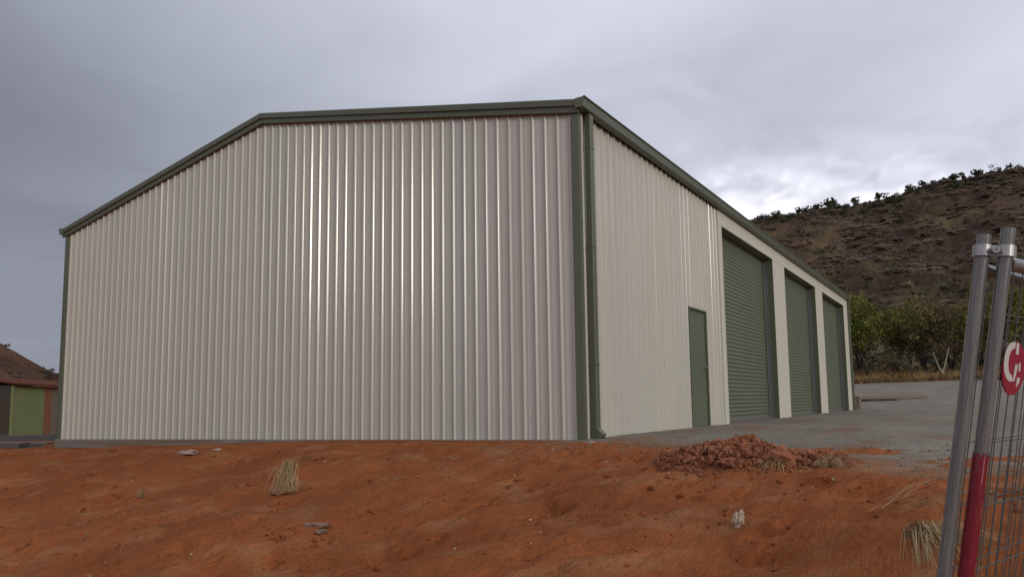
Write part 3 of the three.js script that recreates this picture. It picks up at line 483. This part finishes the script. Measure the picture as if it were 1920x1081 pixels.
function plant(src, name, label, cat, x, y, z, turn, s, group) { const c = src.clone(); c.name = numbered(name); c.position.set(x, y, z); c.rotation.y = turn; c.scale.set(s, s * (cat === 'tree' && z > -70 ? 1.13 : 1), s); scene.add(c); return tag(c, label, cat, group); }
const green = [0.115, 0.132, 0.028], olive = [0.165, 0.150, 0.048], drab = [0.170, 0.130, 0.064];
const treeA = treeGroup('t', { h: 6.4, trunk: 0.34, r: 0.12, limbs: 8, w: 2.7, up: 1.2, clumps: 120, leaves: 6800, leaf: 0.085, low: 0.16, stems: 2, lean: 0.07, col: green, col2: olive }, 61);
const treeB = treeGroup('t', { h: 6.2, trunk: 0.36, r: 0.11, limbs: 7, w: 2.6, up: 1.25, clumps: 110, leaves: 4600, leaf: 0.08, low: 0.14, stems: 3, lean: 0.10, col: drab, col2: olive }, 62);
const treeC = treeGroup('t', { h: 4.6, trunk: 0.35, r: 0.08, limbs: 7, w: 2.0, up: 1.1, clumps: 60, leaves: 2200, leaf: 0.08, low: 0.15, stems: 3, lean: 0.14, col: [0.12, 0.088, 0.046], col2: drab }, 63);
const gy = (x, z) => level(x, z) - 0.12;
for (const [k, x, z, t, s] of [[0, -3.0, -49.5, 0.4, 1.05], [0, -6.5, -51, 2.1, 1.15], [0, -1.2, -52, 4.0, 0.92], [0, 5.9, -51.5, 1.2, 1.05], [0, 10.5, -53, 3.4, 1.05], [0, 14.5, -52, 5.2, 1.0]]) plant(treeA, 'acacia_tree', 'dense dark green acacia in the belt at the hill foot', 'tree', x, gy(x, z), z, t, s, 'green acacias at the hill foot');
for (const [k, x, z, t, s] of [[1, 0.8, -52.0, 0.2, 0.95], [1, 2.6, -53.2, 1.9, 1.02], [1, 4.4, -56, 3.3, 1.0], [1, 8.4, -56, 4.4, 1.1], [1, -9.5, -54, 0.9, 1.1], [1, -4.6, -57, 2.7, 1.15], [1, 0.2, -58, 5.1, 1.12], [1, 12.6, -58, 3.9, 1.2]]) plant(treeB, 'mulga_tree', 'drab brownish mulga tree in the belt at the hill foot', 'tree', x, gy(x, z), z, t, s, 'brownish mulgas at the hill foot');
for (const [k, x, z, t, s] of [[2, -1.2, -48.2, 0.4, 0.55], [2, 1.35, -50.2, 2.2, 0.8], [2, 3.6, -50.8, 4.2, 0.8], [2, 5.4, -49.2, 1.1, 0.62], [2, 8.6, -50, 3.1, 0.8], [2, -5.2, -47.8, 5.1, 0.6]]) plant(treeC, 'scrub_bush', 'thin brown scrub bush in front of the tree belt', 'bush', x, gy(x, z), z, t, s, 'scrub bushes in front of the tree belt');
{ // pale forked trunk and the dark bent one
  const t = thing('forked_tree', 'bare pale tree forking in a V before the dark trees', 'tree', [2.02, gy(2, -48.6), -48.6]);
  mesh('trunk', tube([[0, -0.2, 0], [0.02, 0.25, 0], [0.0, 0.55, 0]], 0.085, 0.075, 8, 6), M.paleBark, t);
  mesh('limb', tube([[-0.01, 0.5, 0], [-0.22, 0.95, 0], [-0.36, 1.45, 0.05], [-0.52, 1.95, 0.1]], 0.055, 0.02, 7, 9), M.paleBark, t); mesh('limb', tube([[0.02, 0.5, 0], [0.2, 1.0, 0], [0.36, 1.6, 0], [0.52, 2.25, -0.05]], 0.06, 0.025, 7, 9), M.paleBark, t);
  for (const q of [[[-0.36, 1.45, 0.05], [-0.5, 1.7, 0.1], [-0.8, 1.9, 0.1]], [[0.36, 1.6, 0], [0.3, 1.9, 0.1], [0.36, 2.2, 0.2]]]) mesh('twig', tube(q, 0.015, 0.006, 5, 5), M.paleBark, t);
  const b = thing('bent_tree', 'dark bare tree with a crooked leaning trunk over dry grass', 'tree', [0.0, gy(0, -47.6), -47.6]);
  mesh('trunk', tube([[0, -0.2, 0], [0.0, 0.3, 0], [0.12, 0.65, 0], [-0.1, 0.95, 0], [-0.55, 1.2, 0.1], [-0.9, 1.5, 0.1]], 0.10, 0.03, 7, 16), M.bark, b);
  for (const q of [[[-0.1, 0.95, 0], [0.2, 1.3, 0], [0.3, 1.9, 0]], [[-0.55, 1.2, 0.1], [-0.4, 1.6, 0.1], [-0.5, 2.1, 0.2]], [[0.12, 0.65, 0], [0.5, 1.0, 0], [0.7, 1.5, -0.1]]]) mesh('branch', tube(q, 0.035, 0.01, 5, 6), M.bark, b);
}
// dry grass strip at the hill foot
const grassGeo = blades(26, 19, rnd => { const a = rnd() * 6.283, l = 0.10 + 0.16 * rnd(), h = 0.18 + 0.25 * rnd(); return [[[Math.cos(a) * 0.05, 0, Math.sin(a) * 0.05], [Math.cos(a) * l * 0.5, h * 0.7, Math.sin(a) * l * 0.5], [Math.cos(a) * l, h, Math.sin(a) * l]], 0.012, [1, 1, 1]]; });
scatter('dry_grass', 'strip of dry straw coloured grass under the tree belt', 'dry grass', grassGeo, new THREE.MeshStandardMaterial({ vertexColors: true, roughness: 1, side: THREE.DoubleSide }), 5200, 71, rnd => { let x, z, k = 0; do { x = -12 + 34 * rnd(); z = -46.6 - 10 * Math.pow(rnd(), 1.2); } while (fbm(x * 0.35, z * 0.6, 3) < -0.12 && k++ < 6); const v = 0.7 + 0.6 * rnd(); return [x, gy(x, z), z, 0.7 + 0.9 * rnd(), [0.30 * v, 0.20 * v, 0.085 * v], -1]; });
// timber and steel lengths lying at the yard's far edge
const plankMat = new THREE.MeshStandardMaterial({ color: lin(0.24, 0.19, 0.14), roughness: 0.9 }), darkPlank = new THREE.MeshStandardMaterial({ color: lin(0.075, 0.06, 0.05), roughness: 0.9 });
[['long pale timber length on the stack at the far yard edge', 0.75, -27.2, 3.1, 0.10, 0.12, 0.30, plankMat, 0.04], ['dark weathered beam under the pale timber at the far yard edge', -0.3, -27.0, 2.6, 0.0, 0.12, -0.05, darkPlank, 0.16], ['short pale board end beside the shed on the timber stack', -0.75, -27.0, 1.0, 0.20, 0.08, 0.02, plankMat, 0.14], ['brown log lying behind the timber stack in the yard', 0.2, -27.9, 3.6, 0.02, 0.16, 0.08, darkPlank, 0.16]].forEach(([label, x, z, l, y, h, a, m, d]) => { const o = mesh('timber_length', new RoundedBoxGeometry(l, h, d + 0.06, 2, 0.012), m); o.position.set(x, level(x, z) + y + h / 2 - 0.02, z); o.rotation.y = a; tag(o, label, 'timber'); });
{ const o = mesh('concrete_block', new RoundedBoxGeometry(0.4, 0.55, 0.4, 2, 0.02), M.concrete); o.position.set(-0.05, level(0, -22) + 0.24, -22.2); tag(o, 'grey concrete block standing behind the last shed corner', 'concrete block'); }

// hillside scrub and boulders
const shrubGeo = (() => { const rnd = mulberry(90), P = [], Cc = []; for (let i = 0; i < 70; i++) { const a = rnd() * 6.283, r = Math.sqrt(rnd()), y = rnd() * 0.9, f = Math.sqrt(1 - 0.7 * y), p = [Math.cos(a) * r * f, y, Math.sin(a) * r * f], s = 0.22 + 0.2 * rnd(), d = [[rnd() - 0.5, rnd() - 0.5, rnd() - 0.5], [rnd() - 0.5, rnd() - 0.5, rnd() - 0.5]]; const v = 0.7 + 0.6 * rnd(); for (const [m, n] of [[-1, -0.6], [1, -0.6], [0, 1]]) { P.push(p[0] + s * (d[0][0] * m + d[1][0] * n) * 1.6, Math.max(0, p[1] + s * (d[0][1] * m + d[1][1] * n) * 1.6), p[2] + s * (d[0][2] * m + d[1][2] * n) * 1.6); Cc.push(v, v, v); } } const g = new THREE.BufferGeometry(); g.setAttribute('position', new THREE.Float32BufferAttribute(P, 3)); g.setAttribute('color', new THREE.Float32BufferAttribute(Cc, 3)); g.computeVertexNormals(); return g; })();
const shrubMat = new THREE.MeshStandardMaterial({ vertexColors: true, roughness: 1, side: THREE.DoubleSide });
const hillY = (x, z) => level(x, z) - 0.3 + ridge(x, z);
scatter('hillside_scrub', 'dark scrub and spinifex dotted over the rocky hillside', 'scrub', shrubGeo, shrubMat, 4600, 91, rnd => { let x, z, k = 0, t; do { t = Math.pow(rnd(), 1.15); x = -110 + 175 * rnd(); z = -68 - 205 * t; } while (fbm(x * 0.03 + 4, z * 0.035, 3) < -0.15 + 0.5 * rnd() * t && k++ < 7); const s = 0.35 + 1.2 * Math.pow(rnd(), 4) + (t < 0.25 ? 0.8 * rnd() : 0), v = 0.7 + 0.6 * rnd(), c = rnd() < 0.5 ? [0.135, 0.110, 0.056] : [0.070, 0.068, 0.032]; return [x, hillY(x, z) - 0.1, z, s, c.map(q => q * v), -0.85]; });
scatter('hillside_rocks', 'brown rock outcrops and boulders over the hillside', 'rocks', clodGeo(44, 1, 0.45, 0.6), white, 4600, 93, rnd => { let x, z, k = 0; do { x = -110 + 175 * rnd(); z = -80 - 195 * rnd(); } while (fbm(x * 0.04 - 7, z * 0.05, 3) < -0.05 + 0.3 * rnd() && k++ < 7); const s = 0.3 + 1.2 * Math.pow(rnd(), 3), v = 0.5 + 0.8 * rnd(); return [x, hillY(x, z), z, s, [0.122 * v, 0.086 * v, 0.064 * v], -0.85, 1.05 + 1.5 * Math.pow(rnd(), 1.6)]; });
scatter('far_hill_scrub', 'dark scrub over the low red hill behind the green shed', 'scrub', shrubGeo, shrubMat, 900, 95, rnd => { let x, z, k = 0; do { x = -330 + 220 * rnd(); z = -190 + 190 * rnd(); } while (mound(x, z) < 2 && k++ < 20); const s = 0.4 + 0.9 * Math.pow(rnd(), 2), v = 0.6 + 0.7 * rnd(); return [x, mound(x, z) - 1.5, z, s, [0.055 * v, 0.045 * v, 0.025 * v], -0.8]; });
scatter('ridge_scrub', 'low dark scrub along the crest of the hill', 'scrub', shrubGeo, shrubMat, 420, 97, rnd => { const x = -85 + 125 * rnd(), z = -275 + 16 * (rnd() - 0.35), s = 0.5 + 1.3 * Math.pow(rnd(), 2), v = 0.7 + 0.6 * rnd(); return [x, hillY(x, z) - 0.1, z, s, [0.060 * v, 0.054 * v, 0.028 * v], -1]; });
// bushes by the green shed
for (const [x, z, t, s] of [[-33.2, -6.2, 1, 0.5], [-38.5, -4.2, 3, 0.75]]) plant(treeB, 'dark_bush', 'dark bush growing beside the low green shed', 'bush', x, -0.6, z, t, s, 'bushes beside the green shed');
// trees standing along the ridge
const rA = treeGroup('t', { h: 4.2, trunk: 0.22, r: 0.13, limbs: 7, w: 2.2, up: 1.0, clumps: 26, leaves: 1000, leaf: 0.26, low: 0.12, lean: 0.08, col: [0.034, 0.038, 0.018], col2: olive }, 65);
const rB = treeGroup('t', { h: 4.0, trunk: 0.2, r: 0.11, limbs: 6, w: 1.8, up: 1.2, clumps: 20, leaves: 700, leaf: 0.24, low: 0.08, stems: 2, lean: 0.12, col: [0.040, 0.036, 0.02], col2: drab }, 66);
const rC = treeGroup('t', { h: 4.0, trunk: 0.4, r: 0.10, limbs: 8, w: 1.8, up: 1.1, stems: 2, lean: 0.15, clumps: 10, leaves: 110, leaf: 0.2, low: 0.4, col: drab, col2: drab }, 67);
const crestAt = x => { let best = -1, bz = -270; for (let z = -300; z < -200; z += 0.6) { const s = (hillY(x, z) - 0.41) / Math.hypot(x - 4.3, z - 7.8); if (s > best) { best = s; bz = z; } } return bz; };
{
  const rnd = mulberry(101);
  for (const [x, k, s] of [[-68, 2, 0.9], [-63, 1, 0.7], [-53, 0, 0.85], [-50.5, 1, 0.9], [-48, 1, 0.75], [-43, 0, 1.0], [-41, 0, 1.15], [-33, 0, 0.95], [-25, 0, 1.05], [-22, 2, 0.7], [-18.5, 2, 0.7], [-13.5, 1, 0.8], [-9.5, 0, 0.8], [-5.5, 1, 0.75], [-2.5, 1, 0.7], [0.5, 0, 0.95], [3, 1, 0.95], [7.8, 0, 0.9], [12.2, 2, 0.8], [14.5, 1, 0.6], [18.5, 0, 0.6], [26, 0, 0.9], [31, 1, 0.9]]) {
    const z = crestAt(x) + 0.5, src = [rA, rB, rC][k], lab = ['dark round headed tree on the hill skyline', 'small upright bushy tree on the hill skyline', 'bare spindly tree on the hill skyline'][k], grp = ['round headed trees along the hill skyline', 'small bushy trees along the hill skyline', 'bare trees along the hill skyline'][k];
    plant(src, ['round_tree', 'bushy_tree', 'bare_tree'][k], lab, 'tree', x, hillY(x, z) - 0.2, z, rnd() * 6, s, grp);
  }
}

// ---------------------------------------------------------------- temporary fence, leaning, at the right
const fd = a => new THREE.Vector3(Math.sin(a), 0, -Math.cos(a));
function fencePanel(label, top, low, azDeg, railDrop) {
  const A = new THREE.Vector3(...top), B = new THREE.Vector3(...low), ax = A.clone().sub(B).normalize(), base = B.clone().addScaledVector(ax, -0.62), u = fd(azDeg * Math.PI / 180);
  const g = thing('temporary_fence', label, 'fence', base.toArray(), 'temporary fence panels clamped together'), Hh = A.clone().sub(base).length(), len = 2.3;
  const p = (s, h) => u.clone().multiplyScalar(s).addScaledVector(ax, h).toArray();
  const rod = (a, b, r, seg = 14) => { const va = new THREE.Vector3(...a), vb = new THREE.Vector3(...b), c = new THREE.CylinderGeometry(r, r, va.distanceTo(vb), seg, 1); c.applyQuaternion(new THREE.Quaternion().setFromUnitVectors(new THREE.Vector3(0, 1, 0), vb.clone().sub(va).normalize())); const m = va.add(vb).multiplyScalar(0.5); c.translate(m.x, m.y, m.z); return c; };
  const R0 = 0.0156, rh = Hh - railDrop;
  mesh('post', rod(p(0, 0), p(0, Hh), R0, 24), M.galv, g); mesh('post', rod(p(len, 0), p(len, Hh), R0, 24), M.galv, g);
  mesh('rail', rod(p(0.015, rh), p(len, rh), 0.0165, 18), M.galv, g); mesh('rail', rod(p(0.015, 0.18), p(len, 0.18), 0.0165, 18), M.galv, g);
  const wires = []; for (let s = 0.055; s < len; s += 0.055) wires.push(rod(p(s, 0.18), p(s, rh), 0.0016, 6)); for (let h = 0.33; h < rh; h += 0.15) wires.push(rod(p(0.01, h), p(len, h), 0.0016, 6));
  mesh('wire_mesh', mergeGeometries(wires), M.wire, g);
  return { g, p, Hh, ax, u, base };
}
const f1 = fencePanel('leaning galvanised mesh fence panel with plain grey end post', [4.354, 0.785, 5.937], [4.217, -0.002, 5.94], 20, 0.082);
const f2 = fencePanel('leaning galvanised mesh fence panel with red tape wrapped round its end post', [4.404, 0.795, 5.930], [4.262, -0.002, 5.93], 23, 0.080);
{ // red tape around the second post
  const a = new THREE.Vector3(...f2.p(0, 0.0)), b = new THREE.Vector3(...f2.p(0, 0.905)), h = a.distanceTo(b), c = new THREE.CylinderGeometry(0.0172, 0.0172, h, 28, 90, true), P = c.attributes.position;
  for (let i = 0; i < P.count; i++) { const x = P.getX(i), y = P.getY(i), z = P.getZ(i), t = Math.atan2(z, x), k = 1 + 0.035 * n3(x * 60, y * 22, z * 60) + 0.02 * ss(0.3, 0.5, Math.abs(((y * 14 + t * 0.16) % 1 + 1) % 1 - 0.5)); P.setXYZ(i, x * k, y + (y > h / 2 - 0.02 ? 0.012 * n2(t * 1.5, 3) : 0), z * k); }
  c.computeVertexNormals(); c.applyQuaternion(new THREE.Quaternion().setFromUnitVectors(new THREE.Vector3(0, 1, 0), f2.ax)); const m = a.add(b).multiplyScalar(0.5); c.translate(m.x, m.y, m.z);
  mesh('red_tape', c, new THREE.MeshPhysicalMaterial({ roughness: 0.42, map: tex(128, 512, (u, v) => { const w = ss(0.30, 0.48, tfbm(u, v, 9, 4, 4)) * 0.22; return [toS(0.17 + w), toS(0.006 + w * 0.7), toS(0.016 + w * 0.75)]; }), clearcoat: 0.2 }), f2.g);
}
for (const f of [f1, f2]) { const q = f.base, x = f === f2 ? 0.13 : -0.08, m = mesh('foot_block', new RoundedBoxGeometry(0.2, 0.14, 0.5, 3, 0.03), M.concrete, f.g); m.position.set(x, dirtY(q.x + x, q.z) + 0.04 - q.y, 0); m.rotation.y = 0.35; }
{ // two-bolt clamp gripping both posts
  const y1 = f1.Hh - 0.038, c1 = new THREE.Vector3(...f1.p(0, y1)).add(f1.base), c2 = new THREE.Vector3(...f2.p(0, f2.Hh - 0.054)).add(f2.base), mid = c1.clone().add(c2).multiplyScalar(0.5), dir = c2.clone().sub(c1), half = dir.length() / 2; dir.normalize();
  const k = thing('fence_clamp', 'shiny galvanised clamp gripping the two fence posts near their tops', 'clamp', mid.toArray()); const zf = new THREE.Vector3().crossVectors(dir, f1.ax).normalize(), yv = new THREE.Vector3().crossVectors(zf, dir); k.quaternion.setFromRotationMatrix(new THREE.Matrix4().makeBasis(dir, yv, zf));
  for (const s of [1, -1]) { // bent plate half
    const sh = new THREE.Shape(), N = 14, o = [], i_ = []; for (const cc of [-half, half]) for (let q = 0; q <= N; q++) { const t = Math.PI * (1 - q / N); o.push([cc + Math.cos(t) * 0.0208, s * Math.max(0.006, Math.sin(t) * 0.0208)]); i_.push([cc + Math.cos(t) * 0.0166, s * Math.max(0.002, Math.sin(t) * 0.0166)]); }
    const pts = [...o, ...i_.reverse()].map(q => new THREE.Vector2(...q)); const e = new THREE.ExtrudeGeometry(new THREE.Shape(pts), { depth: 0.026, bevelEnabled: false }); e.rotateX(Math.PI / 2); e.translate(0, 0.013, 0); mesh('clamp_half', e, M.steel, k);
  }
  const bolt = new THREE.CylinderGeometry(0.0042, 0.0042, 0.056, 10); bolt.rotateX(Math.PI / 2); const hd = new THREE.CylinderGeometry(0.009, 0.009, 0.007, 6); hd.rotateX(Math.PI / 2); hd.translate(0, 0, 0.0245); mesh('bolt', mergeGeometries([bolt, hd]), M.steel, k);
}
{ // round red sign with white letters, wired to the taped panel
  const u = f2.u, n = new THREE.Vector3(Math.cos(23 * Math.PI / 180), 0, Math.sin(23 * Math.PI / 180)), c = new THREE.Vector3(4.394, 0.475, 5.838), k = thing('round_sign', 'round red hire sign with white letters wired to the fence mesh', 'sign', c.toArray());
  const yv = f2.ax.clone().addScaledVector(u, -f2.ax.dot(u)).normalize(), nn = new THREE.Vector3().crossVectors(u, yv).multiplyScalar(1).normalize(); k.quaternion.setFromRotationMatrix(new THREE.Matrix4().makeBasis(u, yv, nn));
  const disc = new THREE.CylinderGeometry(0.064, 0.064, 0.003, 48); disc.rotateX(Math.PI / 2); mesh('disc', disc, new THREE.MeshPhysicalMaterial({ color: lin(0.27, 0.006, 0.03), roughness: 0.35, clearcoat: 0.3 }), k);
  const wm = new THREE.MeshStandardMaterial({ color: lin(0.55, 0.53, 0.5), roughness: 0.4 });
  const flat = (pts, nm) => { const e = new THREE.ExtrudeGeometry(new THREE.Shape(pts.map(p => new THREE.Vector2(...p))), { depth: 0.001, bevelEnabled: false }); e.translate(0, 0, 0.0016); mesh(nm, e, wm, k); };
  const C = []; for (let q = 0; q <= 24; q++) { const t = mix(1.35, 4.95, q / 24); C.push([-0.016 + Math.cos(t) * 0.046, 0.016 + Math.sin(t) * 0.047]); } for (let q = 24; q >= 0; q--) { const t = mix(1.35, 4.75, q / 24); C.push([-0.014 + Math.cos(t) * 0.024, 0.016 + Math.sin(t) * 0.031]); } flat(C, 'letter_c');
  flat([[-0.004, -0.030], [0.004, 0.010], [0.018, 0.010], [0.012, -0.012], [0.004, -0.032]], 'letter_c'); flat([[0.000, 0.062], [0.014, 0.060], [0.016, 0.034], [0.000, 0.034]], 'letter_a'); flat([[0.024, 0.014], [0.032, 0.014], [0.034, -0.006], [0.024, -0.006]], 'letter_a'); flat([[0.020, -0.022], [0.038, -0.022], [0.034, -0.034], [0.018, -0.046]], 'letter_a');
}
renderer.render(scene, camera);
